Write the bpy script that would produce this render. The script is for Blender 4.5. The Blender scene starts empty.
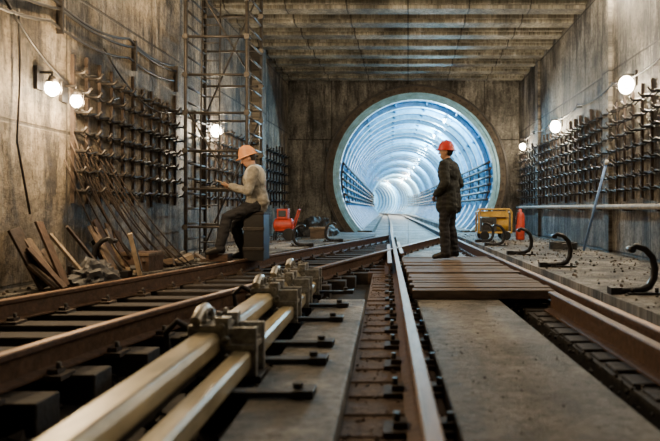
import bpy, bmesh, math, random
import numpy as np
from mathutils import Vector, Matrix, Euler, noise
random.seed(4)
H=0.76
C=bpy.context
def link(o): C.scene.collection.objects.link(o); return o

# ---------------- materials ----------------
def nn(nt,t,**k):
    n=nt.nodes.new(t)
    for a,b in k.items(): setattr(n,a,b)
    return n
def setin(n,**k):
    for a,b in k.items(): n.inputs[a.replace('_',' ')].default_value=b
def base_mat(name):
    m=bpy.data.materials.new(name); m.use_nodes=True
    nt=m.node_tree; b=nt.nodes['Principled BSDF']
    return m,nt,b
def ramp(nt,stops):
    r=nn(nt,'ShaderNodeValToRGB'); e=r.color_ramp.elements
    e[0].position=stops[0][0]; e[0].color=stops[0][1]
    e[1].position=stops[-1][0]; e[1].color=stops[-1][1]
    for p,c in stops[1:-1]:
        x=e.new(p); x.color=c
    return r
def c4(c,k=1): return (c[0]*k,c[1]*k,c[2]*k,1)
def mat(name,col,rough=.7,metal=0,scale=6,var=.45,bump=.15,emit=None,stretch=(1,1,1)):
    m,nt,b=base_mat(name)
    b.inputs['Roughness'].default_value=rough; b.inputs['Metallic'].default_value=metal
    tc=nn(nt,'ShaderNodeTexCoord'); mp=nn(nt,'ShaderNodeMapping'); mp.inputs['Scale'].default_value=stretch
    nt.links.new(tc.outputs['Object'],mp.inputs[0])
    n=nn(nt,'ShaderNodeTexNoise'); setin(n,Scale=scale,Detail=8,Roughness=.65)
    nt.links.new(mp.outputs[0],n.inputs['Vector'])
    r=ramp(nt,[(.3,c4(col,1-var)),(.7,c4(col,1+var*.6))])
    nt.links.new(n.outputs[0],r.inputs[0]); nt.links.new(r.outputs[0],b.inputs['Base Color'])
    if bump:
        bp=nn(nt,'ShaderNodeBump'); setin(bp,Strength=bump,Distance=.02)
        nt.links.new(n.outputs[0],bp.inputs['Height']); nt.links.new(bp.outputs[0],b.inputs['Normal'])
    if emit:
        b.inputs['Emission Color'].default_value=c4(emit[0]); b.inputs['Emission Strength'].default_value=emit[1]
    return m
def concrete(name,cA,cB,axis='x',stain=(.035,.028,.022),seam=(2.4,1.6),boards=.35,stainamt=.95,macro=.28,off=(0,0,0),lime=.6):
    m,nt,b=base_mat(name); L=nt.links.new
    tc=nn(nt,'ShaderNodeTexCoord'); sp=nn(nt,'ShaderNodeSeparateXYZ'); L(tc.outputs['Object'],sp.inputs[0])
    cb=nn(nt,'ShaderNodeCombineXYZ')
    u,v={'x':('Y','Z'),'y':('X','Z'),'z':('X','Y')}[axis]
    L(sp.outputs[u],cb.inputs[0]); L(sp.outputs[v],cb.inputs[1]); cb.inputs[2].default_value=off[2]
    n1=nn(nt,'ShaderNodeTexNoise'); setin(n1,Scale=1.6,Detail=12,Roughness=.8); L(cb.outputs[0],n1.inputs['Vector'])
    r1=ramp(nt,[(.38,c4(cA)),(.6,c4(cB))]); L(n1.outputs[0],r1.inputs[0])
    mp=nn(nt,'ShaderNodeMapping'); mp.inputs['Scale'].default_value=(2.6,.42,1) if axis!='z' else (1.2,1.2,1)
    L(cb.outputs[0],mp.inputs[0])
    n2=nn(nt,'ShaderNodeTexNoise'); setin(n2,Scale=1.1,Detail=12,Roughness=.78,Distortion=.3); L(mp.outputs[0],n2.inputs['Vector'])
    r2=ramp(nt,[(.42,(stainamt,)*3+(1,)),(.54,(0,0,0,1))]); L(n2.outputs[0],r2.inputs[0])
    mx=nn(nt,'ShaderNodeMixRGB'); mx.inputs[2].default_value=c4(stain)
    L(r2.outputs[0],mx.inputs[0]); L(r1.outputs[0],mx.inputs[1])
    mp3=nn(nt,'ShaderNodeMapping'); mp3.inputs['Scale'].default_value=(3.5,.5,1) if axis!='z' else (2,2,1); mp3.inputs['Location'].default_value=(7,3,0)
    L(cb.outputs[0],mp3.inputs[0])
    n3=nn(nt,'ShaderNodeTexNoise'); setin(n3,Scale=1.2,Detail=10,Roughness=.8); L(mp3.outputs[0],n3.inputs['Vector'])
    r3=ramp(nt,[(.53,(0,0,0,1)),(.65,(lime,lime,lime,1))]); L(n3.outputs[0],r3.inputs[0])
    mx3=nn(nt,'ShaderNodeMixRGB'); mx3.inputs[2].default_value=(.60,.56,.49,1)
    L(r3.outputs[0],mx3.inputs[0]); L(mx.outputs[0],mx3.inputs[1])
    br=nn(nt,'ShaderNodeTexBrick'); br.offset=0
    setin(br,Scale=1,Mortar_Size=.02,Mortar_Smooth=.3,Brick_Width=seam[0],Row_Height=seam[1]); L(cb.outputs[0],br.inputs['Vector'])
    mx2=nn(nt,'ShaderNodeMixRGB'); mx2.inputs[2].default_value=c4(stain,.8)
    ml=nn(nt,'ShaderNodeMath',operation='MULTIPLY'); ml.inputs[1].default_value=.8; L(br.outputs['Fac'],ml.inputs[0])
    L(ml.outputs[0],mx2.inputs[0]); L(mx3.outputs[0],mx2.inputs[1])
    last=mx2.outputs[0]
    if boards:
        b2=nn(nt,'ShaderNodeTexBrick'); b2.offset=0
        setin(b2,Scale=1,Mortar_Size=.006,Mortar_Smooth=.5,Brick_Width=.55,Row_Height=.8); b2.inputs['Color1'].default_value=(.7,.7,.7,1); b2.inputs['Color2'].default_value=(1.15,1.15,1.15,1); b2.inputs['Mortar'].default_value=(.45,.42,.4,1)
        L(cb.outputs[0],b2.inputs['Vector'])
        m4=nn(nt,'ShaderNodeMixRGB'); m4.blend_type='MULTIPLY'; m4.inputs[0].default_value=boards
        L(last,m4.inputs[1]); L(b2.outputs['Color'],m4.inputs[2]); last=m4.outputs[0]
    n6=nn(nt,'ShaderNodeTexNoise'); setin(n6,Scale=.6,Detail=7,Roughness=.65); L(cb.outputs[0],n6.inputs['Vector'])
    r6=ramp(nt,[(.40,(macro,)*3+(1,)),(.58,(1.15,)*3+(1,))]); L(n6.outputs[0],r6.inputs[0])
    m6=nn(nt,'ShaderNodeMixRGB'); m6.blend_type='MULTIPLY'; m6.inputs[0].default_value=1; L(last,m6.inputs[1]); L(r6.outputs[0],m6.inputs[2]); last=m6.outputs[0]
    n7=nn(nt,'ShaderNodeTexNoise'); setin(n7,Scale=16,Detail=8,Roughness=.75); L(cb.outputs[0],n7.inputs['Vector'])
    r7=ramp(nt,[(.36,(.3,.28,.25,1)),(.5,(1,1,1,1)),(.66,(1.25,1.25,1.25,1))]); L(n7.outputs[0],r7.inputs[0])
    m7=nn(nt,'ShaderNodeMixRGB'); m7.blend_type='MULTIPLY'; m7.inputs[0].default_value=.9; L(last,m7.inputs[1]); L(r7.outputs[0],m7.inputs[2]); last=m7.outputs[0]
    L(last,b.inputs['Base Color']); b.inputs['Roughness'].default_value=.62
    n5=nn(nt,'ShaderNodeTexNoise'); setin(n5,Scale=9,Detail=10,Roughness=.8); L(cb.outputs[0],n5.inputs['Vector'])
    ad=nn(nt,'ShaderNodeMath',operation='ADD'); L(n5.outputs[0],ad.inputs[0]); L(n2.outputs[0],ad.inputs[1])
    sb=nn(nt,'ShaderNodeMath',operation='SUBTRACT'); L(ad.outputs[0],sb.inputs[0]); L(br.outputs['Fac'],sb.inputs[1])
    bp=nn(nt,'ShaderNodeBump'); setin(bp,Strength=1.0,Distance=.06); L(sb.outputs[0],bp.inputs['Height']); L(bp.outputs[0],b.inputs['Normal'])
    return m
M={}
M['wl']=concrete('left_wall_concrete',(.17,.135,.095),(.48,.40,.29),lime=.75)
M['wr']=concrete('right_wall_concrete',(.15,.135,.11),(.44,.40,.33),off=(0,0,5),lime=.75)
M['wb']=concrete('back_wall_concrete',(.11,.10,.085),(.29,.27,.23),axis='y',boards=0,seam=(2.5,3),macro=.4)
M['ceil']=concrete('ceiling_concrete',(.20,.18,.13),(.40,.365,.28),axis='z',boards=0,seam=(1.25,60),stainamt=.6,macro=.45)
M['floor']=concrete('floor_concrete',(.16,.145,.12),(.44,.405,.34),axis='z',boards=0,seam=(3,3),stain=(.04,.034,.03),stainamt=.85,macro=.35)
M['slab']=concrete('slab_concrete',(.20,.18,.15),(.38,.35,.30),axis='z',boards=0,seam=(40,6),stain=(.06,.05,.042),stainamt=.75,macro=.55)
M['grout']=mat('rusty_grout',(.10,.062,.042),.85,0,18,.6,.9)
M['bed']=mat('oily_trackbed',(.012,.010,.009),.85,0,9,.7,.8)
M['stone']=mat('ballast_stone',(.04,.034,.03),.85,0,4,.6,.3)
M['rail']=mat('rusty_rail_steel',(.105,.058,.036),.55,.4,18,.6,.3)
M['railtop']=mat('worn_rail_head',(.26,.16,.10),.5,.65,26,.5,.15,stretch=(1,.12,1))
M['sleeper']=mat('creosoted_timber',(.075,.044,.03),.85,0,14,.6,.6,stretch=(.3,1.6,1))
M['sleeperd']=mat('oil_soaked_timber',(.022,.016,.013),.8,0,14,.6,.6,stretch=(.3,1.6,1))
M['plank']=mat('crossing_timber',(.13,.09,.062),.75,0,12,.65,.6,stretch=(.3,2,1))
M['wood']=mat('pale_timber',(.30,.23,.155),.7,0,10,.55,.4,stretch=(2,.4,1))
M['steel']=mat('dark_steel',(.05,.045,.042),.5,.6,20,.5,.2)
M['galv']=mat('galvanised_steel',(.40,.39,.36),.42,.6,25,.6,.3)
M['pipe']=mat('dusty_pipe',(.40,.37,.32),.6,.1,8,.5,.1)
M['rust']=mat('rusted_bar',(.06,.042,.032),.7,.3,25,.6,.3)
M['scaf']=mat('scaffold_tube',(.075,.068,.062),.5,.5,12,.5,.1)
M['cream']=mat('cream_cover',(.46,.385,.235),.36,.1,7,.55,.1,stretch=(1,.3,1))
M['cable']=mat('black_cable',(.02,.018,.017),.5,0,10,.3,0)
M['tun']=mat('painted_lining',(.045,.27,.52),.32,.0,2.2,.6,.3)
M['tunf']=mat('lining_flange',(.26,.58,.78),.4,.0,4,.4,.1)
M['collar']=mat('collar_concrete',(.10,.08,.06),.8,0,5,.75,.8)
M['black']=mat('black_bracket',(.018,.017,.018),.4,.2,20,.3,.1)
M['red']=mat('red_plastic',(.62,.035,.025),.35,0,8,.15,0)
M['orange']=mat('orange_plastic',(.80,.36,.15),.45,0,8,.25,0)
M['ored']=mat('red_paint',(.56,.06,.03),.5,0,8,.4,.05)
M['yellow']=mat('yellow_paint',(.58,.34,.05),.5,0,8,.4,.1)
M['blue']=mat('blue_paint',(.14,.24,.46),.5,0,8,.3,.05)
M['white']=mat('dirty_white',(.6,.58,.52),.6,0,6,.3,.05)
M['grey']=mat('grey_paint',(.05,.05,.05),.6,.1,9,.4,.1)
M['tarp']=mat('dark_tarpaulin',(.04,.04,.043),.6,0,4,.5,.5)
M['bulbw']=mat('lamp_warm_glow',(1,.9,.7),.5,0,1,0,0,emit=((1,.86,.62),90))
M['bulbc']=mat('lamp_cool_glow',(.8,.95,1),.5,0,1,0,0,emit=((.7,.93,1),16))

# ---------------- mesh builder ----------------
class MB:
    def __init__(s): s.v=[];s.f=[];s.m=[];s.sm=[];s.mats=[]
    def mi(s,k):
        m=M[k] if isinstance(k,str) else k
        if m not in s.mats: s.mats.append(m)
        return s.mats.index(m)
    def add(s,vs,fs,k,smooth=False):
        o=len(s.v); s.v+= [tuple(v) for v in vs]; i=s.mi(k)
        for f in fs: s.f.append([o+a for a in f]); s.m.append(i); s.sm.append(smooth)
    def box(s,x0,x1,y0,y1,z0,z1,k,mtx=None):
        vs=[Vector(p) for p in [(x0,y0,z0),(x1,y0,z0),(x1,y1,z0),(x0,y1,z0),(x0,y0,z1),(x1,y0,z1),(x1,y1,z1),(x0,y1,z1)]]
        if mtx: vs=[mtx@v for v in vs]
        s.add(vs,[(0,3,2,1),(4,5,6,7),(0,1,5,4),(1,2,6,5),(2,3,7,6),(3,0,4,7)],k)
    def tube(s,pts,r,k,n=8,cap=True,flat=None):
        pts=[Vector(p) for p in pts]; rs=r if isinstance(r,(list,tuple)) else [r]*len(pts)
        vs=[];up=None
        for i,p in enumerate(pts):
            t=(pts[min(i+1,len(pts)-1)]-pts[max(i-1,0)]).normalized()
            if up is None:
                a=Vector((0,0,1)) if abs(t.z)<.9 else Vector((1,0,0))
                up=(a-t*a.dot(t)).normalized()
            else: up=(up-t*up.dot(t)).normalized()
            sd=t.cross(up)
            for j in range(n):
                a=2*math.pi*(j+.5)/n; vs.append(p+(up*math.sin(a)*(flat or 1)+sd*math.cos(a))*rs[i])
        fs=[]
        for i in range(len(pts)-1):
            for j in range(n):
                fs.append((i*n+j,i*n+(j+1)%n,(i+1)*n+(j+1)%n,(i+1)*n+j))
        s.add(vs,fs,k,n>4)
        if cap:
            s.add(vs[:n],[tuple(range(n))[::-1]],k); s.add(vs[-n:],[tuple(range(n))],k)
    def sweep(s,prof,pts,k,ktop=None,topfaces=()):
        pts=[Vector(p) for p in pts]; n=len(prof); vs=[]
        for i,p in enumerate(pts):
            t=(pts[min(i+1,len(pts)-1)]-pts[max(i-1,0)]); t.z=0; t.normalize()
            sd=Vector((t.y,-t.x,0))
            for a,b in prof: vs.append(p+sd*a+Vector((0,0,b)))
        fa=[];fb=[]
        for i in range(len(pts)-1):
            for j in range(n):
                q=(i*n+j,(i+1)*n+j,(i+1)*n+(j+1)%n,i*n+(j+1)%n)
                (fb if j in topfaces else fa).append(q)
        s.add(vs,fa,k)
        if fb: s.add(vs,fb,ktop)
        s.add(vs[:n],[tuple(range(n))],k); s.add(vs[-n:],[tuple(range(n))[::-1]],k)
    def sphere(s,c,r,k,nu=14,nv=9,mtx=None):
        r=r if isinstance(r,(tuple,list)) else (r,r,r); vs=[];fs=[]
        for i in range(nv+1):
            th=math.pi*i/nv
            for j in range(nu):
                ph=2*math.pi*j/nu
                p=Vector((r[0]*math.sin(th)*math.cos(ph),r[1]*math.sin(th)*math.sin(ph),r[2]*math.cos(th)))
                if mtx: p=mtx@p
                vs.append(p+Vector(c))
        for i in range(nv):
            for j in range(nu): fs.append((i*nu+j,(i+1)*nu+j,(i+1)*nu+(j+1)%nu,i*nu+(j+1)%nu))
        s.add(vs,fs,k,True)
    def stone(s,c,r,k):
        R=Euler((random.uniform(0,6),random.uniform(0,6),random.uniform(0,6))).to_matrix()
        vs=[Vector(c)+R@(Vector(p)*r*random.uniform(.7,1.2)) for p in ((1,0,0),(-1,0,0),(0,1,0),(0,-1,0),(0,0,.8),(0,0,-.8))]
        s.add(vs,[(0,2,4),(2,1,4),(1,3,4),(3,0,4),(2,0,5),(1,2,5),(3,1,5),(0,3,5)],k)
    def obj(s,name,parent=None,bevel=0):
        me=bpy.data.meshes.new(name); me.from_pydata(s.v,[],s.f)
        for m in s.mats: me.materials.append(m)
        me.polygons.foreach_set('material_index',s.m); me.polygons.foreach_set('use_smooth',s.sm)
        bm=bmesh.new(); bm.from_mesh(me); bmesh.ops.remove_doubles(bm,verts=bm.verts,dist=1e-5); bmesh.ops.recalc_face_normals(bm,faces=bm.faces); bm.to_mesh(me); bm.free()
        me.update()
        o=link(bpy.data.objects.new(name,me))
        if bevel:
            b=o.modifiers.new('bevel','BEVEL'); b.width=bevel; b.segments=2; b.limit_method='ANGLE'
        if parent: o.parent=parent
        return o
def empty(name,loc=(0,0,0)):
    e=link(bpy.data.objects.new(name,None)); e.location=loc; e.empty_display_size=.2; return e

# ---------------- shell ----------------
YB=21.0; XL=-3.93; XR=3.63; ZC=5.1; Y0=-5.0; BED=-.36
TX,TZ,TR=.28,1.8,2.67
b=MB(); b.box(XL-.5,XL,Y0,YB+.8,BED-.3,ZC+.5,'wl'); b.box(XL-.05,XL+.22,16.2,16.75,-.05,ZC,'wl'); b.box(XL-.05,XL+.1,Y0,10.75,-.05,ZC,'wl')
b.obj('wall_left')
b=MB(); b.box(XR,XR+.5,Y0,YB+.8,BED-.3,ZC+.5,'wr')
for y in (4.9,11.4,17.6): b.box(XR-.07,XR+.05,y,y+.35,-.04,ZC,'wr')
b.obj('wall_right')
def plate_with_hole(mb,x0,x1,z0,z1,cx,cz,r,y,y2,k,n=96):
    ang=[2*math.pi*i/n for i in range(n)]+[math.atan2(zz-cz,xx-cx)%(2*math.pi) for xx in (x0,x1) for zz in (z0,z1)]
    ang=sorted(ang); inner=[];outer=[]
    for a in ang:
        ca,sa=math.cos(a),math.sin(a); t=1e9
        if ca>1e-9:t=min(t,(x1-cx)/ca)
        if ca<-1e-9:t=min(t,(x0-cx)/ca)
        if sa>1e-9:t=min(t,(z1-cz)/sa)
        if sa<-1e-9:t=min(t,(z0-cz)/sa)
        inner.append((cx+r*ca,cz+r*sa)); outer.append((cx+t*ca,cz+t*sa))
    N=len(ang); vs=[(p[0],y,p[1]) for p in inner]+[(p[0],y,p[1]) for p in outer]+[(p[0],y2,p[1]) for p in inner]+[(p[0],y2,p[1]) for p in outer]
    fs=[]
    for i in range(N):
        j=(i+1)%N
        fs+=[(i,j,N+j,N+i),(2*N+i,3*N+i,3*N+j,2*N+j),(i,2*N+i,2*N+j,j)]
    mb.add(vs,fs,k)
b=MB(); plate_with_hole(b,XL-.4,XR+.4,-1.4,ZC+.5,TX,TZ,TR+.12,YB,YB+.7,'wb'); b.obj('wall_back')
def ring(mb,cx,cz,y0,y1,r0,r1,k,n=96):
    prof=[(r0,y0),(r1,y0),(r1,y1),(r0,y1)]; vs=[];fs=[]
    for i in range(n):
        a=2*math.pi*i/n
        for r,y in prof: vs.append((cx+r*math.cos(a),y,cz+r*math.sin(a)))
    for i in range(n):
        j=(i+1)%n
        for q in range(4): fs.append((i*4+q,i*4+(q+1)%4,j*4+(q+1)%4,j*4+q))
    mb.add(vs,fs,k)
b=MB()
ring(b,TX,TZ,YB-.10,YB+.05,TR+.06,TR+.30,'collar'); ring(b,TX,TZ,YB-.15,YB-.10,TR+.25,TR+.31,'steel')
for i in range(72):
    a=2*math.pi*i/72; r=TR+.15
    p=(TX+r*math.cos(a),YB-.14,TZ+r*math.sin(a)); b.tube([p,(p[0],YB-.08,p[2])],.035,'rust',6)
ring(b,TX,TZ,YB-.06,YB+.5,TR-.02,TR+.10,'tunf')
b.obj('tunnel_portal_ring')
def tcx(y):
    x=TX-.033*(y-YB)
    if y>72: x-=.006*(y-72)**2
    return x
b=MB(); n=64; P=1.5; y=YB+.02
prof=[]
while y<118:
    prof+= [(y,TR,0),(y,TR-.15,1),(y+.22,TR-.15,1),(y+.27,TR+.02,0),(y+P-.05,TR+.02,0)]; y+=P
rows=[]
for (yy,r,k) in prof:
    cx=tcx(yy); rows.append([(cx+r*math.cos(2*math.pi*j/n),yy,TZ+r*math.sin(2*math.pi*j/n)) for j in range(n)])
vs=[p for row in rows for p in row]; fa=[];fb=[]
for i in range(len(rows)-1):
    for j in range(n):
        q=(i*n+j,(i+1)*n+j,(i+1)*n+(j+1)%n,i*n+(j+1)%n)
        (fb if (i%5) in (0,1) else fa).append(q)
b.add(vs,fa,'tun'); b.add(vs,fb,'tunf')
for a in [math.radians(x) for x in range(-15,200,24)]:
    yy=YB+.2
    while yy<72:
        cx=tcx(yy+.6)
        m=Matrix.Translation((cx,yy,TZ))@Matrix.Rotation(-a,4,'Y')
        b.box(TR-.08,TR+.02,0,P,-.025,.025,'tun',m); yy+=P
b.obj('tunnel_lining')
b=MB()
ys=[YB-.02+ i*2 for i in range(49)]
vs=[];fs=[]
for yy in ys: vs+=[(tcx(yy)-1.75,yy,-.2),(tcx(yy)+1.75,yy,-.2),(tcx(yy)+1.75,yy,-.5),(tcx(yy)-1.75,yy,-.5)]
for i in range(len(ys)-1):
    for q in range(4): fs.append((i*4+q,i*4+(q+1)%4,(i+1)*4+(q+1)%4,(i+1)*4+q))
b.add(vs,fs,'floor')
for sx in (-1,1):
    vs=[];fs=[]
    for yy in ys:
        c=tcx(yy); vs+=[(c+sx*1.45,yy,-.2),(c+sx*1.45,yy,.02),(c+sx*2.25,yy,.02),(c+sx*2.25,yy,-.3)]
    for i in range(len(ys)-1):
        for q in range(4): fs.append((i*4+q,i*4+(q+1)%4,(i+1)*4+(q+1)%4,(i+1)*4+q))
    fs.append((0,1,2,3)); b.add(vs,fs,'floor')
b.obj('tunnel_floor')
b=MB()
for sx,angs in ((-1,(200,194,188,182,176,170)),(1,(-18,-12,-6,0,6,11))):
    for a in angs:
        r=TR-.24; aa=math.radians(a)
        b.tube([(tcx(y)+r*math.cos(aa),y,TZ+r*math.sin(aa)) for y in range(21,84,2)],.045,'rust' if a%4 else 'cable',6)
    for i in range(24):
        y=21.7+2.5*i; pts=[]
        for t in range(7):
            aa=math.radians(angs[0]+(angs[-1]-angs[0])*t/6); pts.append((tcx(y)+(TR-.17)*math.cos(aa),y,TZ+(TR-.17)*math.sin(aa)))
        b.tube(pts,.035,'rust',4)
b.obj('tunnel_cable_rack')

# ceiling
b=MB(); b.box(XL-.4,XR+.4,Y0,YB+.6,ZC+.12,ZC+.5,'ceil')
y=Y0
while y<YB-.3:
    b.box(XL,XR,y,min(y+.60,YB),ZC-.20,ZC+.15,'ceil')
    b.box(XL,XR,y+.10,min(y+.50,YB),ZC-.27,ZC-.18,'ceil'); y+=1.0
b.obj('ceiling',bevel=.02)

def RA(y): return 1.72-.034*y
def LA(y): return RA(y)-1.56
def R1(y):
    if y>=5.3: return -4.525+.218*y
    d=min(5.3-y,3.6); return -3.37-.218*d+.03*d*d
def R2(y): return R1(y)+1.56+max(0,(y-9))*.015
b=MB(); b.box(XL-.3,XR+.3,Y0,YB+.3,BED-.25,BED,'bed')
ysr=[Y0+i for i in range(27)]
def strip(mb,f0,f1,ys,z0,z1,k):
    vs=[];fs=[]
    for y in ys: vs+=[(f0(y),y,z0),(f1(y),y,z0),(f1(y),y,z1),(f0(y),y,z1)]
    for i in range(len(ys)-1):
        for q in range(4): fs.append((i*4+q,i*4+(q+1)%4,(i+1)*4+(q+1)%4,(i+1)*4+q))
    fs+=[(0,1,2,3),tuple((len(ys)-1)*4+q for q in (3,2,1,0))]
    mb.add(vs,fs,k)
strip(b,lambda y:RA(y)+.30,lambda y:XR+.1,ysr,BED-.1,-.03,'floor')
strip(b,lambda y:XL-.1,lambda y:min(R1(y)-.36,LA(y)-.5),[4.2+i*.7 for i in range(25)],BED-.1,-.03,'floor')
strip(b,lambda y:LA(y)-.05,lambda y:RA(y)-.2,[9.9+i*1.0 for i in range(12)],BED-.05,-.16,'floor')
strip(b,lambda y:LA(y)-.355,lambda y:LA(y)+.125,[-3,0,3,6,9.4],BED-.05,-.198,'grout')
strip(b,lambda y:RA(y)-.40,lambda y:RA(y)+.29,[-3,0,3,6,9.4],BED-.05,-.215,'bed')
b.obj('floor')
b=MB(); strip(b,lambda y:LA(y)+.13,lambda y:LA(y)+.93,[-3,0,3,6.6,9.6],BED-.05,-.12,'slab'); b.obj('track_slab',bevel=.015)
b=MB(); strip(b,lambda y:LA(y)-.80,lambda y:LA(y)-.36,[-3,0,3,6.2],BED-.05,-.12,'slab'); b.obj('track_slab',bevel=.015)
b=MB()
for i in range(3800):
    y=random.uniform(.8,12); x=random.uniform(XL+.1,LA(y)-.85)
    if x>R1(y)-.34 or y<4.2: b.stone((x,y,BED+random.uniform(0,.03)),random.uniform(.015,.05),'stone')
for i in range(900):
    y=random.uniform(1.6,9); x=LA(y)+random.uniform(-.34,.1); b.stone((x,y,-.195),random.uniform(.006,.016),'grout')
for i in range(500):
    y=random.uniform(2,9); x=RA(y)+random.uniform(-.6,.28); b.stone((x,y,-.21),random.uniform(.008,.02),'stone')
b.obj('ballast')
b=MB()
for i in range(1300):
    y=random.uniform(4.5,20)
    if i%2: x=random.uniform(RA(y)+.34,XR-.04)
    else: x=XL+.13+abs(random.gauss(0,.45))
    if i%2==0 and x>R1(y)-.4: continue
    r=random.uniform(.006,.028); b.stone((x,y,-.03+r*.4),r,random.choice(['stone','floor','plank']))
for i in range(120):
    y=random.uniform(2,6); x=LA(y)+random.uniform(.15,.9); r=random.uniform(.003,.008); b.stone((x,y,-.12+r*.4),r,'stone')
b.obj('concrete_crumbs')

# ---------------- rails ----------------
RP=[(-.075,-.18),(.075,-.18),(.075,-.168),(.012,-.15),(.010,-.05),(.036,-.036),(.036,-.008),(.028,0),(-.028,0),(-.036,-.008),(-.036,-.036),(-.010,-.05),(-.012,-.15),(-.075,-.168)]
def fr(a,b_,st):
    r=[];y=a
    while y<b_: r.append(y); y+=st
    return r+[b_]
def track(name,fl,ya,yb,frr,yc,yd,sleepers,sk='sleeper'):
    e=empty(name)
    for nm,f,a,c in (('rail_left',fl,ya,yb),('rail_right',frr,yc,yd)):
        b=MB(); b.sweep(RP,[(f(y),y,0) for y in fr(a,c,.5)],'rail','railtop',(7,)); b.obj(nm,e)
    b=MB()
    for (y,x0,x1,z1,w_,kk) in sleepers:
        j=random.uniform(-.02,.02); b.box(x0+j,x1+j,y-w_,y+w_,BED-.03,z1+random.uniform(-.006,.004),kk)
    b.obj('sleepers',e,bevel=.01)
    b=MB()
    for f,a,c in ((fl,ya,yb),(frr,yc,yd)):
        y=a+.2
        while y<min(c,20):
            x=f(y)
            b.box(x-.17,x+.17,y-.08,y+.08,-.2,-.172,'rust')
            for sx in (-1,1):
                b.box(x+sx*.10-.03,x+sx*.10+.03,y-.04,y+.04,-.175,-.145,'rust')
                b.tube([(x+sx*.115,y,-.175),(x+sx*.115,y,-.11)],.016,'steel',6)
            y+=.56
    b.obj('fasteners',e)
    return e
sl=[]
y=-2.0
while y<21:
    if y<9.4:
        sl.append((y,LA(y)-.34,LA(y)+.10,-.189,.09,'grout')); sl.append((y,RA(y)-.38,RA(y)+.27,-.195,.10,'sleeperd'))
        y+=.28
    else:
        sl.append((y,LA(y)-.42,RA(y)+.28,-.19,.11,'sleeper')); y+=.56
track('railway_track',lambda y:(LA(y) if y<21 else tcx(y)-.76+ (LA(21)-(tcx(21)-.76))*max(0,1-(y-21)/10)),-2.5,100,lambda y:(RA(y) if y<21 else tcx(y)+.76+(RA(21)-(tcx(21)+.76))*max(0,1-(y-21)/10)),-2.5,100,sl)
sl=[]; y=2.2
while y<17:
    x1=min(R2(y)+.3, LA(y)-.9 if y<6.4 else LA(y)-.4)
    sl.append((y,max(R1(y)-.34,XL+.12),x1,-.19,.11,'sleeperd')); y+=.52
track('railway_track',R1,1.75,18.2,R2,1.75,18.0,sl)
b=MB(); b.sweep(RP,[(RA(y)-.17,y,-.02) for y in fr(-2.5,6.0,.6)],'rail','rail',()); b.obj('guard_rail')
b=MB()
b.sweep(RP,[(LA(y)-.11,y,-.01) for y in fr(9.0,13.6,.5)],'rail','railtop',(7,)); b.sweep(RP,[(LA(y)+.11,y,-.01) for y in fr(11.0,14.6,.5)],'rail','railtop',(7,))
b.obj('turnout_frog')

b=MB(); y=6.15
while y<10.2:
    x0=LA(y)+.07; x1=RA(y)-.08
    b.box(x0+random.uniform(0,.05),x1-random.uniform(0,.06),y,y+.18+random.uniform(-.01,.005),-.115,-.015+random.uniform(-.016,.004),'plank'); y+=.2
b.obj('timber_crossing',bevel=.008)

# ---------------- contact rail (foreground) ----------------
def CX(y): return -.93-.035*y
e=empty('contact_rail')
b=MB()
HP=[(-.07,-.10),(.07,-.10),(.075,-.085),(.075,-.03),(.06,-.004),(.045,.004),(-.045,.004),(-.06,-.004),(-.075,-.03),(-.075,-.085)]
b.sweep(HP,[(CX(y),y,.11) for y in fr(.4,7.1,.4)],'cream')
b.sweep([(-.035,-.16),(.035,-.16),(.035,-.10),(-.035,-.10)],[(CX(y),y,.11) for y in fr(.4,7.1,.4)],'steel')
b.obj('cover',e,bevel=.004)
b=MB(); b.sweep([(-.045,-.05),(.045,-.05),(.05,-.035),(.05,.03),(.035,.045),(-.035,.045),(-.05,.03),(-.05,-.035)],[(CX(y)+.18,y,-.03) for y in fr(.4,6.9,.4)],'cream')
b.tube([(CX(y)+.105,y,-.07) for y in fr(.4,6.9,.4)],.02,'steel',10); b.obj('return_bar',e)
def clamp(mb,y):
    x=CX(y)
    for dy in (-.09,.09):
        mb.box(x-.10,x+.26,y+dy-.018,y+dy+.018,-.12,.135,'galv')
        mb.box(x-.13,x-.09,y+dy-.04,y+dy+.04,-.2,.10,'steel')
        mb.box(x+.05,x+.12,y+dy-.035,y+dy+.035,.06,.19,'galv')
    mb.box(x-.09,x+.09,y-.12,y+.12,.115,.15,'galv')
    mb.box(x+.10,x+.25,y-.12,y+.12,.02,.05,'galv')
    mb.tube([(x-.05,y-.13,.17),(x-.05,y-.04,.215),(x-.05,y+.04,.215),(x-.05,y+.13,.17)],.03,'galv',10)
    mb.tube([(x+.085,y-.14,.14),(x+.085,y+.14,.14)],.022,'galv',8)
    for dx in (-.02,.055,.15,.22):
        zt=.148 if dx<.1 else .05
        for dy in (-.06,.06):
            mb.tube([(x+dx,y+dy,zt),(x+dx,y+dy,zt+.022)],.026,'galv',6)
            mb.tube([(x+dx,y+dy,zt+.02),(x+dx,y+dy,zt+.065)],.012,'galv',8)
    for dz in (.07,-.02,-.08):
        mb.tube([(x+.11,y-.15,dz),(x+.11,y+.15,dz)],.016,'galv',8)
        mb.tube([(x+.11,y-.15,dz),(x+.11,y-.125,dz)],.028,'galv',6)
    mb.tube([(x-.10,y,.10),(x-.19,y,.15),(x-.25,y,.09),(x-.24,y,.0),(x-.19,y,-.04)],.018,'steel',8)
    mb.box(x-.2,x+.28,y-.1,y+.1,-.16,-.12,'steel')
    mb.box(x-.12,x+.2,y-.08,y+.08,BED-.01,-.16,'steel')
b=MB()
for y in (3.45,5.0,5.75,6.6): clamp(b,y)
b.obj('clamps',e,bevel=.004)
b=MB()
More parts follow.
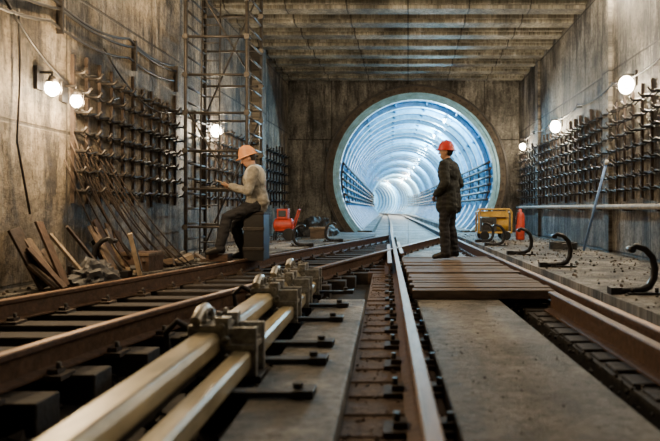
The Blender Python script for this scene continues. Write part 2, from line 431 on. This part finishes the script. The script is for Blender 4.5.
for y in (3.0,3.65,4.1,5.0,5.7,6.6):
    x=CX(y); b.box(x+.20,x+.60,y-.04,y+.04,-.115,-.09,'steel'); b.tube([(x+.52,y,-.09),(x+.52,y,-.055)],.025,'steel',6)
    b.box(x+.5,x+.60,y-.06,y+.06,-.118,-.08,'steel')
b.obj('cross_ties',e,bevel=.003)
b=MB()
for i,(dx,z) in enumerate(((.33,-.20),(.415,-.20),(.375,-.165))):
    b.sweep([(-.038,-.035),(.038,-.035),(.038,0),(-.038,0)],[(CX(y)+dx,y,z) for y in (1.0+.1*i,3.3-.12*i)],'wood')
b.box(-.72,-.53,1.1,1.3,BED,-.235,'sleeper'); b.box(-.80,-.6,2.8,2.95,BED,-.235,'sleeper')
b.obj('timber_battens',bevel=.004)

def bracket(x,y,sgn,sc=1.0):
    b=MB()
    raw=[(-.28,.03),(-.16,.03),(-.02,.035),(.06,.07),(.10,.14),(.11,.24),(.085,.34),(.02,.41),(-.07,.44),(-.11,.42)]
    P_=[(x+sgn*a*sc,y,bb*sc-.03) for a,bb in raw]
    b.tube(P_,[.03,.032,.034,.034,.034,.033,.032,.03,.028,.02],'black',8)
    b.box(x-.16,x+.16,y-.09,y+.09,-.035,-.01,'black')
    b.box(x-sgn*.26*sc-.05,x-sgn*.26*sc+.05,y-.06,y+.06,-.035,.035,'black')
    for dx in (-.11,.11): b.tube([(x+dx,y-.05,-.01),(x+dx,y-.05,.03)],.018,'steel',6)
    b.tube([(x-sgn*.11*sc,y-.06,.41*sc-.03),(x-sgn*.11*sc,y+.06,.41*sc-.03)],.03*sc,'black',8)
    b.obj('contact_rail_bracket')
for y in (5.9,8.6,10.9,13.4,14.8): bracket(RA(y)+.64,y,1)
for y in (7.4,10.25,13.2,15.1): bracket(R1(y)-.60,y,-1)

# ---------------- scaffold ----------------
b=MB(); X0,X1,YA,YC=-3.62,-2.62,10.45,11.45; T=4.78
for x in (X0,X1):
    for y in (YA,YC):
        b.tube([(x,y,-.03),(x,y,T)],.03,'scaf',8); b.box(x-.08,x+.08,y-.08,y+.08,-.035,-.02,'scaf')
    z=.25
    while z<T:
        b.tube([(x,YA,z),(x,YC,z)],.019,'scaf',6); z+=.25
z=.45
while z<T:
    for y in (YA,YC): b.tube([(X0-.06,y,z),(X1+.06,y,z)],.022,'scaf',8)
    z+=.62
    for x in (X0,X1):
        for y in (YA,YC): b.box(x-.04,x+.04,y-.04,y+.04,z-.66,z-.58,'scaf')
for k,(z0,z1) in enumerate(((.1,2.4),(2.4,4.7))):
    b.tube([(X0,YC,z0),(X1,YC,z1)],.018,'scaf',6); b.tube([(X1,YA,z0+.6),(X0,YA,z1)],.014,'scaf',6)
for x in (-3.42,-3.12): b.tube([(x,YA+.08,-.03),(x,YA+.25,4.7)],.014,'scaf',6)
z=.2
while z<4.6: b.tube([(-3.42,YA+.08+.17*z/4.7,z),(-3.12,YA+.08+.17*z/4.7,z)],.011,'scaf',6); z+=.3
b.obj('scaffold_tower')

# ---------------- wall racks and cables ----------------
def rack(name,xw,sg,ya,yb,st,z0,z1,nz):
    b=MB(); y=ya
    while y<yb:
        b.box(min(xw,xw+sg*.04),max(xw,xw+sg*.04),y-.02,y+.02,z0-.1+random.uniform(-.1,.0),z1+random.uniform(.05,.3),'rust')
        for i in range(nz):
            z=z0+(z1-z0)*i/(nz-1)
            L_=.20+random.uniform(-.03,.04); a=random.uniform(-.03,.03)
            b.tube([(xw,y,z),(xw+sg*L_*.8,y+a,z),(xw+sg*L_,y+a,z+.055)],.017,'steel',6)
        y+=st
    for i in range(nz):
        z=z0+(z1-z0)*i/(nz-1)
        for off in (.05,.12):
            pts=[];y=ya
            while y<=yb-.0:
                pts.append((xw+sg*off,y,z+.025)); pts.append((xw+sg*off,y+st/2,z-random.uniform(0,.03))); y+=st
            b.tube(pts,.013,'cable',5)
    return b.obj(name)
rack('cable_rack',XR,-1,5.5,20.6,.40,1.05,2.42,7)
rack('cable_rack',XL+.1,1,7.3,10.7,.32,.95,2.3,7)
rack('cable_rack',XL,1,11.8,16.1,.42,.95,2.35,6)
rack('cable_rack',XL,1,17.0,20.6,.42,.95,2.35,6)
b=MB(); b.tube([(XR-.13,y,.78) for y in fr(6,20.5,1)],.045,'pipe',12)
for y in fr(6.2,20.2,1.4): b.box(XR-.15,XR,y-.03,y+.03,.71,.83,'rust')
b.obj('service_pipe')
def sag(pa,pb,n,d):
    pa,pb=Vector(pa),Vector(pb); return [pa.lerp(pb,i/n)-Vector((0,0,d*4*(i/n)*(1-i/n))) for i in range(n+1)]
b=MB()
xs=XL+.14
for z,y0_ in ((2.98,3.0),(2.90,3.2),(2.72,3.0)):
    y=y0_;p=[]
    while y<10.5:
        p+=sag((xs,y,z+.03*(y-6)),(xs,y+1.9,z+.03*(y-4.1)),8,.07+random.uniform(0,.05))[:-1]; y+=1.9
    b.tube(p,.018,'cable',6)
for y in fr(3.2,10.5,1.9): b.box(XL+.1,xs+.03,y-.015,y+.015,2.66,3.08,'steel')
b.tube(sag((xs,6.0,2.75),(xs,8.4,2.2),10,.35),.013,'cable',6)
b.tube(sag((xs,8.0,2.75),(xs,10.3,2.3),10,.25),.013,'cable',6)
b.tube([(xs,6.25,2.7),(xs,6.27,2.0),(xs,6.22,1.4),(xs+.02,6.4,.7)],.012,'cable',6)
b.obj('power_cables')
b=MB(); xs=XR-.10
p=[];y=4.0
while y<20: p+=sag((xs,y,2.9),(xs,y+2.35,2.9),8,.09)[:-1]; y+=2.35
b.tube(p,.013,'cable',6)
for y in fr(4,20,2.35): b.box(xs-.02,XR,y-.02,y+.02,2.85,2.93,'steel')
b.obj('power_cables')

# ---------------- lamps ----------------
def light(name,loc,power,col,r=.06,parent=None,typ='POINT',**k):
    l=bpy.data.lights.new(name,typ); l.energy=power; l.color=col; l.shadow_soft_size=r
    for a,v in k.items(): setattr(l,a,v)
    o=link(bpy.data.objects.new(name,l)); o.location=loc
    if parent:o.parent=parent
    return o
WARM=(1,.70,.38); WW=(1,.82,.58)
def wall_lamp(x,y,z,sg,power,col=WARM,R=.06,off=.27):
    e=empty('bulkhead_lamp'); b=MB()
    b.box(min(x,x+sg*.04),max(x,x+sg*.04),y-.06,y+.06,z-.02,z+.22,'steel')
    b.tube([(x+sg*.03,y,z+.16),(x+sg*.16,y,z+.16),(x+sg*.16,y,z+.10)],.016,'steel',8)
    b.tube([(x+sg*.16,y,z+.12),(x+sg*.16,y,z+.05)],[.03,.06],'steel',12)
    for a in range(6):
        c,s_=math.cos(a*math.pi/3)*R*1.35,math.sin(a*math.pi/3)*R*1.35
        b.tube([(x+sg*.16+c,y+s_,z+.07),(x+sg*.16+c,y+s_,z-.05),(x+sg*.16,y,z-.10)],.004,'steel',4)
    b.obj('fixture',e)
    b=MB(); b.sphere((x+sg*.16,y,z-.005),(R,R,R*1.2),'bulbw'); b.obj('bulb',e)
    light('bulb_light',(x+sg*off,y,z-.02),power,col,.05,e)
xl=XL+.1
wall_lamp(xl,6.62,2.0,1,190,WARM,.07); wall_lamp(xl,7.1,1.95,1,70)
wall_lamp(XL,12.6,2.28,1,290,WW,.10)
wall_lamp(xl,8.8,4.45,1,190)
wall_lamp(XR,10.2,2.72,-1,320,WW,.12); wall_lamp(XR,15.1,2.68,-1,300,WW,.12); wall_lamp(XR,19.4,2.62,-1,110,WW,.09)
wall_lamp(XR,8.2,4.5,-1,260,WW); wall_lamp(XR,11.1,4.65,-1,190,WW); wall_lamp(xl,6.2,3.9,1,170)
def fill_lamp(x,y,power,col,z=ZC-.4):  # unseen fill lamps added for soft light and foreground; housing and tube invented
    e=empty('added_fill_lamp'); b=MB()
    b.box(x-.35,x+.35,y-.08,y+.08,z+.03,z+.13,'grey'); b.tube([(x-.25,y,z+.13),(x-.25,y,ZC-.1)],.01,'steel',6); b.tube([(x+.25,y,z+.13),(x+.25,y,ZC-.1)],.01,'steel',6)
    b.obj('housing',e)
    b=MB(); b.tube([(x-.3,y,z),(x+.3,y,z)],.025,'bulbw',8); b.obj('tube',e)
    light('lamp_light',(x,y,z-.06),power,col,.2,e)
fill_lamp(1.1,3.4,95,(1,.84,.64)); fill_lamp(-.3,11.0,55,(1,.88,.7))
for i,y in enumerate([23,28,34,41,49,58,68,79,90,102]):
    e=empty('tunnel_lamp'); cx=tcx(y)
    b=MB(); a=math.radians(62); r=TR-.33
    px,pz=cx+r*math.cos(a),TZ+r*math.sin(a)
    b.box(px-.06,px+.06,y-.45,y+.45,pz+.03,pz+.09,'galv'); b.tube([(px,y,pz+.08),(px+.08,y,pz+.24)],.015,'galv',6); b.obj('housing',e)
    b=MB(); b.tube([(px,y-.4,pz),(px,y+.4,pz)],.028,'bulbc',8); b.obj('tube',e)
    far=y>66
    light('lamp_light',(px-.12,y,pz-.15),(780 if not far else 2200),((.44,.81,1) if not far else (1,.93,.78)),.15,e)

# ---------------- props ----------------
b=MB()
for i in range(17):
    y=random.uniform(5.7,8.1); hh=random.uniform(.35,.72); ft=random.uniform(.22,.55); ang=math.atan2(ft,hh)
    if y>7.6: ft=.25; ang=math.atan2(ft,hh)
    m=Matrix.Translation((XL+.13+ft,y,-.02))@Matrix.Rotation(random.uniform(-.35,.35),4,'Z')@Matrix.Rotation(-ang,4,'Y')@Matrix.Rotation(random.uniform(-.35,.35),4,'X')
    wd=random.uniform(.03,.11); b.box(0,.028,-wd,wd,0,hh,random.choice(['sleeper','plank','wood','rust','grey','plank']),m)
b.obj('timber_boards',bevel=.004)
b=MB()
m=Matrix.Translation((XL+.75,7.55,-.03))@Matrix.Rotation(.4,4,'Z')@Matrix.Rotation(-.22,4,'Y'); b.box(0,.05,-.2,.2,0,.50,'wood',m); b.box(.05,.06,-.15,.15,.05,.44,'grey',m)
m=Matrix.Translation((XL+.55,8.15,-.03))@Matrix.Rotation(-.2,4,'Z'); b.box(-.2,.2,-.16,.16,0,.24,'sleeper',m); b.box(-.21,.21,-.17,.17,.19,.23,'plank',m)
b.obj('broken_crate',bevel=.006)
b=MB()
for i in range(15):
    y=7.1+i*.06; b.tube(sag((XL+.13,y,1.3+.1*(i%4)),(XL+.45+.035*i,y+.9,-.02),10,.22-.06*(i%3)),.010,'rust',6)
b.obj('rebar_bundle')
b=MB()
for i in range(130):
    y=random.uniform(5.4,9.9); x=XL+.35+abs(random.gauss(0,.3))
    if x>R1(y)-.55: continue
    a=random.uniform(0,3.1); L_=random.uniform(.1,.45); t=random.uniform(-.4,.4)
    m=Matrix.Translation((x,y,.0+abs(t)*L_*.3))@Matrix.Rotation(a,4,'Z')@Matrix.Rotation(t,4,'Y'); b.box(-L_/2,L_/2,-.03,.03,-.03,random.uniform(-.01,.05),random.choice(['wood','sleeper','rust','plank','steel','tarp','galv']),m)
b.obj('timber_offcuts')
def heap(name,loc,s,k,seed):
    bm=bmesh.new(); bmesh.ops.create_icosphere(bm,subdivisions=4,radius=1)
    for v in bm.verts:
        n_=noise.fractal(v.co*2.3+Vector((seed,0,0)),1,2,4); v.co=Vector((v.co.x*s[0],v.co.y*s[1],max(v.co.z,-.03)*s[2]))*(1+.38*n_)
    me=bpy.data.meshes.new(name); bm.to_mesh(me); bm.free(); me.materials.append(M[k]); o=link(bpy.data.objects.new(name,me)); o.location=loc
heap('rubble_pile',(-2.65,18.4,-.03),(.55,.7,.5),'tarp',0)
heap('rubble_pile',(-3.45,9.1,-.03),(.22,.4,.22),'stone',4)
heap('tarpaulin',(-3.40,6.9,-.03),(.24,.38,.22),'tarp',9)
# red hand-cart compressor (left) : tank, frame, handle, wheels
b=MB(); cx,cy=-3.02,15.7
b.tube([(cx-.26,cy,.34),(cx-.22,cy,.34),(cx+.18,cy,.34),(cx+.22,cy,.34)],[.10,.17,.17,.10],'ored',16)
b.box(cx-.16,cx+.10,cy-.14,cy+.14,.50,.74,'ored'); b.box(cx-.12,cx+.06,cy-.16,cy-.14,.55,.70,'grey')
b.tube([(cx+.04,cy,.74),(cx+.04,cy,.84)],.05,'steel',10)
for dy in (-.2,.2):
    b.tube([(cx+.14,cy+dy-.03,.12),(cx+.14,cy+dy+.03,.12)],.15,'black',16); b.tube([(cx-.24,cy+dy*.6,-.03),(cx-.22,cy+dy*.6,.3)],.02,'steel',6)
    b.tube([(cx-.2,cy+dy*.7,.22),(cx+.2,cy+dy*.7,.22),(cx+.36,cy+dy*.7,.72)],.018,'ored',6)
b.tube([(cx+.14,cy-.2,.12),(cx+.14,cy+.2,.12)],.02,'steel',8); b.tube([(cx+.36,cy-.14,.72),(cx+.36,cy+.14,.72)],.018,'ored',6)
b.obj('air_compressor',bevel=.01)
b=MB()
for x in (-3.62,-3.36): b.tube([(x,15.0,-.03),(x-.05,15.3,1.45)],.02,'ored',6)
for i in range(6):
    z=.15+i*.22; b.tube([(-3.62-.05*z/1.45,15.0+.3*z/1.48,z),(-3.36-.05*z/1.45,15.0+.3*z/1.48,z)],.014,'ored',6)
b.obj('step_ladder')
b=MB(); b.box(-2.55,-2.1,16.7,17.1,-.03,.22,'plank'); b.box(-2.58,-2.07,16.68,17.12,.22,.26,'wood'); b.obj('supply_box',bevel=.01)
# yellow generator cart (right)
b=MB(); x0,x1,y0,y1=1.72,2.52,15.6,16.2
for y in (y0,y1):
    b.tube([(x0,y,.16),(x0,y,.66),(x0+.06,y,.73),(x1-.06,y,.73),(x1,y,.66),(x1,y,.16),(x0,y,.16)],.024,'yellow',8)
for x in (x0,x1):
    for z in (.16,.66): b.tube([(x,y0,z),(x,y1,z)],.02,'yellow',8)
b.box(x0+.06,x0+.44,y0+.06,y1-.06,.18,.52,'grey'); b.tube([(x0+.44,(y0+y1)/2,.36),(x1-.06,(y0+y1)/2,.36)],.17,'yellow',16)
b.box(x0+.05,x1-.08,y0+.08,y1-.08,.54,.68,'yellow'); b.tube([(x0+.3,y0+.3,.68),(x0+.3,y0+.3,.72)],.04,'black',10)
b.box(x0+.1,x0+.36,y0+.045,y0+.06,.24,.46,'steel')
for x in (x0+.14,x1-.14):
    for y in (y0-.02,y1+.02): b.tube([(x,y-.03,.09),(x,y+.03,.09)],.115,'black',16)
    b.tube([(x,y0,.09),(x,y1,.09)],.018,'steel',8); b.box(x-.02,x+.02,y0,y1,.09,.17,'steel')
b.obj('generator_cart',bevel=.006)
b=MB(); b.tube([(2.78,15.9,-.03),(2.78,15.9,.02),(2.78,15.9,.55),(2.78,15.9,.64),(2.78,15.9,.66),(2.78,15.9,.74)],[.10,.11,.11,.08,.04,.03],'ored',16)
b.tube([(2.78,15.9,.70),(2.68,15.8,.66),(2.66,15.78,.35)],.015,'cable',6); b.obj('fire_extinguisher')
b=MB(); b.tube([(3.14,11.5,-.03),(3.36,10.9,1.5)],.022,'blue',8); b.tube([(3.36,10.9,1.5),(3.37,10.87,1.57)],.028,'white',8); b.tube([(3.14,11.5,-.03),(3.145,11.49,.0)],.03,'white',8); b.obj('blue_pole')
b=MB()
b.tube([(2.95+.25*math.cos(a*.5),12.2+.25*math.sin(a*.5),-.01+.002*a) for a in range(60)],.02,'cable',6); b.obj('cable_coil')

# ---------------- people ----------------
def person(name,J,loc,rotz,mats,headdir,helmet,hands,coat,bulk=1.0):
    E=empty(name,loc); E.rotation_euler=(0,0,rotz)
    prims=[]; V=Vector; B=bulk
    def cone(a,ra,b_,rb,l): prims.append(('c',(V(a),ra,V(b_),rb),l))
    def ell(c,r,l,rot=None): prims.append(('e',(V(c),r,rot or Matrix.Identity(3)),l))
    for s in ('l','r'):
        hip,kn,an,toe=(V(J[k+'_'+s]) for k in('hip','knee','ankle','toe'))
        cone(hip,.096*B,kn,.070*B,'trouser'); cone(kn,.070*B,kn.lerp(an,.4),.072*B,'trouser'); cone(kn.lerp(an,.4),.072*B,an,.062*B,'trouser')
        heel=an+V((0,0,-.035))-(toe-an).normalized()*.03
        cone(an,.05,heel,.05,'boot'); cone(heel,.045,toe,.038,'boot'); cone(an,.05,toe,.036,'boot')
        sh,el,wr=(V(J[k+'_'+s]) for k in('shoulder','elbow','wrist'))
        cone(sh,.070*B,el,.058*B,'coat'); cone(el,.058*B,wr,.044*B,'coat')
        d,nrm,curl=hands[s]; d=V(d).normalized(); nrm=V(nrm); nrm=(nrm-d*nrm.dot(d)).normalized(); sd=d.cross(nrm)*(1 if s=='l' else -1)
        cone(wr,.028,wr+d*.03,.026,'skin')
        for i in range(4):
            o_=(i-1.5)*.021
            base=wr+d*(.095-.004*abs(i-1))+sd*o_
            cone(wr+d*.03+sd*o_*.7,.016,base,.0125,'skin')
            Ls=(.078,.088,.080,.062)[i]; p=base; ang=curl*.4
            for q,fr_ in enumerate((.45,.3,.25)):
                dd=(d*math.cos(ang)+nrm*math.sin(ang)); p2=p+dd*Ls*fr_; cone(p,.0115-.001*q,p2,.0105-.001*q,'skin'); p=p2; ang+=curl
        tb=wr+d*.035-sd*.028; t1=tb+(d*.6-sd*.7+nrm*.3).normalized()*.04; t2=t1+(d*.85-sd*.2+nrm*.45).normalized()*.035
        cone(tb,.016,t1,.013,'skin'); cone(t1,.013,t2,.011,'skin')
    pel,ch,nk,hd=(V(J[k]) for k in('pelvis','chest','neck','head'))
    up=(ch-pel).normalized(); q=V((0,0,1)).rotation_difference(up).to_matrix()
    ell(pel,(.13*B,.165,.13),'trouser',q)
    ell(pel.lerp(ch,.35),(.14*B,.175*B,.20),'coat',q); ell(ch,(.145*B,.19*B,.20),'coat',q); ell(ch+up*.10,(.115*B,.19,.10),'coat',q)
    cone(V(J['shoulder_l']),.068*B,ch+up*.12,.09,'coat'); cone(V(J['shoulder_r']),.068*B,ch+up*.12,.09,'coat')
    cone(ch+up*.1,.09,nk,.062,'coat')
    if coat>0:
        for sg in (-1,1):
            for fx in (-.05,.05):
                a=pel+q@V((fx,sg*.085,.05)); cc=a+V((fx*.3,sg*.015,-coat)); cone(a,.088*B,cc,.090*B,'coat')
        ell(pel+V((0,0,-coat*.5)),(.13*B,.16*B,.14+coat*.4),'coat',q)
    hx=V(headdir).normalized(); hy=V((0,0,1)).cross(hx).normalized(); hz=hx.cross(hy)
    R=Matrix((hx,hy,hz)).transposed()
    def hp(x,y,z): return hd+R@V((x,y,z))
    cone(nk-up*.03,.056,hp(-.015,0,-.06),.054,'skin')
    ell(hp(0,0,.02),(.098,.076,.108),'skin',R); ell(hp(.025,0,-.055),(.066,.055,.062),'skin',R)
    cone(hp(.055,0,-.09),.022,hp(.03,0,-.095),.03,'skin')
    cone(hp(.092,0,.012),.010,hp(.112,0,-.026),.014,'skin')
    cone(hp(.088,-.018,-.060),.008,hp(.088,.018,-.060),.008,'lip')
    cone(hp(.085,-.045,.030),.009,hp(.093,-.012,.030),.009,'skin'); cone(hp(.085,.045,.030),.009,hp(.093,.012,.030),.009,'skin')
    for sg in (-1,1): ell(hp(-.005,sg*.078,-.008),(.020,.010,.032),'skin',R)
    ell(hp(-.035,0,.015),(.075,.079,.085),'hair',R)
    if 'scarf' in J:
        for a in range(8):
            t=a/8*2*math.pi; cone(nk+V((math.cos(t)*.06,math.sin(t)*.065,-.01)),.03,nk+V((math.cos(t+.8)*.06,math.sin(t+.8)*.065,-.01)),.03,'coat')
    if 'vest' in J:
        for sg in (-1,1):
            ell(ch+q@V((-.02,sg*.12,.06)),(.135*B,.075,.16),'vest',q)
    b=MB()
    for kd,dt,l in prims:
        if kd=='c':
            a,ra,c_,rb=dt; b.sphere(a,ra,'black',12,8); b.sphere(c_,rb,'black',12,8)
            if (a-c_).length>1e-4: b.tube([a,c_],[ra,rb],'black',12)
        else: b.sphere(dt[0],dt[1],'black',20,12,dt[2])
    o=b.obj(name+'_tmp')
    r=o.modifiers.new('r','REMESH'); r.mode='VOXEL'; r.voxel_size=.0075; r.use_smooth_shade=True
    sm=o.modifiers.new('s','SMOOTH'); sm.factor=.5; sm.iterations=3
    dg=C.evaluated_depsgraph_get(); dg.update(); me=bpy.data.meshes.new_from_object(o.evaluated_get(dg)); bpy.data.objects.remove(o)
    n=len(me.polygons); cen=np.empty(n*3); me.polygons.foreach_get('center',cen); cen=cen.reshape(-1,3)
    best=np.full(n,1e9); lab=np.zeros(n,int); L=list(mats.keys())
    for kd,dt,l in prims:
        if kd=='c':
            a,ra,c_,rb=dt; a_=np.array(a); ab=np.array(c_)-a_; q2=max(ab@ab,1e-9); t=np.clip((cen-a_)@ab/q2,0,1)
            dd=np.linalg.norm(cen-a_-t[:,None]*ab,axis=1)-(ra+(rb-ra)*t)
        else:
            c_,rr,Rm=dt; loc_=(cen-np.array(c_))@np.array(Rm); k_=np.linalg.norm(loc_/np.array(rr),axis=1); dd=(k_-1)*np.linalg.norm(loc_,axis=1)/np.maximum(k_,1e-6)
        u=dd<best; best[u]=dd[u]; lab[u]=L.index(l)
    nv=len(me.vertices); co=np.empty(nv*3); me.vertices.foreach_get('co',co); co=co.reshape(-1,3)
    no=np.array([tuple(x.vector) for x in me.vertex_normals])
    isc=np.zeros(nv,bool); clab=[L.index('coat'),L.index('trouser')]
    lt=np.empty(n,'i4'); me.polygons.foreach_get('loop_total',lt)
    lv=np.empty(len(me.loops),'i4'); me.loops.foreach_get('vertex_index',lv)
    isc[lv[np.isin(np.repeat(lab,lt),clab)]]=True
    for i in np.nonzero(isc)[0]:
        p=co[i]; f=noise.noise(Vector((p[0]*9,p[1]*9,p[2]*22)))*.012+noise.noise(Vector((p[0]*30,p[1]*30,p[2]*30)))*.003
        co[i]=p+no[i]*f
    me.vertices.foreach_set('co',co.ravel()); me.update()
    me.materials.clear()
    for k in L: me.materials.append(mats[k])
    me.polygons.foreach_set('material_index',lab.astype('i4')); me.polygons.foreach_set('use_smooth',[True]*n)
    bo=link(bpy.data.objects.new('body',me)); bo.parent=E
    b=MB()
    for sg in (-1,1):
        b.sphere(hp(.083,sg*.030,.010),(.012,.012,.009),'white',10,6); b.sphere(hp(.093,sg*.030,.010),.005,'black',8,6)
    b.obj('eyes',E)
    b=MB(); n=28; vs=[];fs=[]
    prof=[(.0,.148),(.35,.143),(.62,.122),(.83,.085),(.95,.04),(1.0,.0),(1.03,-.008),(1.16,-.016),(1.17,-.022),(1.0,-.018),(.93,-.01)]
    for (rr,z) in prof:
        for j in range(n):
            a=2*math.pi*j/n; ca,sa=math.cos(a),math.sin(a)
            ext=1.0
            if rr>1.02 and ca>0: ext=1+.22*ca**2
            vs.append(hp(-.005+.128*rr*ca*ext,.108*rr*sa,.045+z*.9))
    for i in range(len(prof)-1):
        for j in range(n): fs.append((i*n+j,(i+1)*n+j,(i+1)*n+(j+1)%n,i*n+(j+1)%n))
    b.add(vs,fs,helmet,True)
    b.tube([hp(-.115,0,.09),hp(-.07,0,.162),hp(0,0,.184),hp(.06,0,.164),hp(.105,0,.10)],.010,helmet,6)
    b.obj('hard_hat',E)
    return E
skin=mat('skin',(.50,.27,.17),.5,0,20,.15,.05)
lip=mat('lips',(.36,.13,.10),.5,0,20,.1,0)
hair=mat('dark_hair',(.03,.02,.015),.7,0,60,.4,.3)
coatd=mat('dark_work_coat',(.022,.024,.022),.85,0,16,.5,.5)
trd=mat('dark_trousers',(.017,.017,.021),.85,0,16,.4,.5)
boot=mat('black_boots',(.015,.013,.012),.5,0,10,.3,.2)
coatg=mat('grey_work_jacket',(.30,.28,.24),.8,0,16,.45,.5)
trg=mat('navy_trousers',(.016,.016,.02),.85,0,16,.4,.5)
J=dict(hip_l=(0,.09,.93),hip_r=(0,-.09,.93),knee_l=(.03,.12,.50),knee_r=(.02,-.11,.50),ankle_l=(-.01,.15,.095),ankle_r=(-.04,-.14,.095),
 toe_l=(.16,.19,.042),toe_r=(.13,-.17,.042),pelvis=(0,0,.97),chest=(.0,0,1.30),neck=(.015,0,1.49),head=(.045,0,1.62),
 shoulder_l=(.0,.20,1.42),shoulder_r=(.0,-.20,1.42),elbow_l=(-.06,.28,1.14),elbow_r=(-.07,-.28,1.14),wrist_l=(.13,.19,.98),wrist_r=(.13,-.19,.98),scarf=1)
person('construction_worker',J,(.62,9.75,-.012),math.radians(155),dict(skin=skin,lip=lip,hair=hair,coat=coatd,trouser=trd,boot=boot),(1,.35,.03),'red',
 dict(l=((.6,-.6,-.5),(0,-.5,-.8),.6),r=((.6,.6,-.5),(0,.5,-.8),.6)),.24,1.16)
J=dict(hip_l=(.02,.10,.76),hip_r=(.0,-.10,.76),knee_l=(.38,.16,.60),knee_r=(.30,-.14,.46),ankle_l=(.48,.20,.18),ankle_r=(.16,-.16,.095),
 toe_l=(.64,.24,.13),toe_r=(.32,-.20,.042),pelvis=(-.02,0,.79),chest=(.03,0,1.10),neck=(.065,0,1.30),head=(.11,0,1.415),
 shoulder_l=(.035,.20,1.22),shoulder_r=(.02,-.20,1.22),elbow_l=(.11,.27,.95),elbow_r=(.07,-.28,.95),wrist_l=(.33,.11,1.02),wrist_r=(.30,-.12,.99),vest=1)
W2=person('construction_worker',J,(-2.30,9.75,-.03),math.radians(192),dict(skin=skin,lip=lip,hair=hair,coat=coatg,trouser=trg,boot=boot,vest=M['white']),(1,0,-.4),'orange',
 dict(l=((.9,-.4,.1),(0,-.3,1),.5),r=((.9,.35,.1),(0,.3,1),.5)),.02,1.08)
W2.scale=(1.09,1.09,1.09)
b=MB(); m=Matrix.Translation((.44,-.01,1.06))@Matrix.Rotation(math.radians(-25),4,'Y'); b.box(-.11,.11,-.15,.15,-.004,.004,'wood',m); b.box(-.10,.10,-.14,.14,.004,.007,'white',m)
b.obj('notepad',W2)
b=MB(); bx=-2.31; by=9.80
b.box(bx-.15,bx+.15,by-.2,by+.2,-.03,.66,'black'); b.box(bx-.16,bx+.16,by-.21,by+.21,.66,.70,'sleeperd')
for z in (.12,.42): b.box(bx-.16,bx+.16,by-.215,by-.2,z,z+.05,'steel')
b.obj('tool_crate',bevel=.006)
b=MB(); b.box(-2.98,-2.66,9.45,9.75,-.03,.08,'sleeper'); b.obj('timber_block',bevel=.006)

# ---------------- world & camera ----------------
wd=bpy.data.worlds.new('World'); C.scene.world=wd; wd.use_nodes=True
bg=wd.node_tree.nodes['Background']; bg.inputs[0].default_value=(.7,.66,.58,1); bg.inputs[1].default_value=.03
cam=bpy.data.cameras.new('camera'); co=link(bpy.data.objects.new('camera',cam)); C.scene.camera=co
co.location=(0,0,H); co.rotation_euler=(math.pi/2,0,0); cam.lens=35; cam.sensor_width=36
cam.shift_x=-78/660; cam.shift_y=-12.5/660; cam.clip_start=.05
cam.dof.use_dof=True; cam.dof.focus_distance=10.0; cam.dof.aperture_fstop=1.7
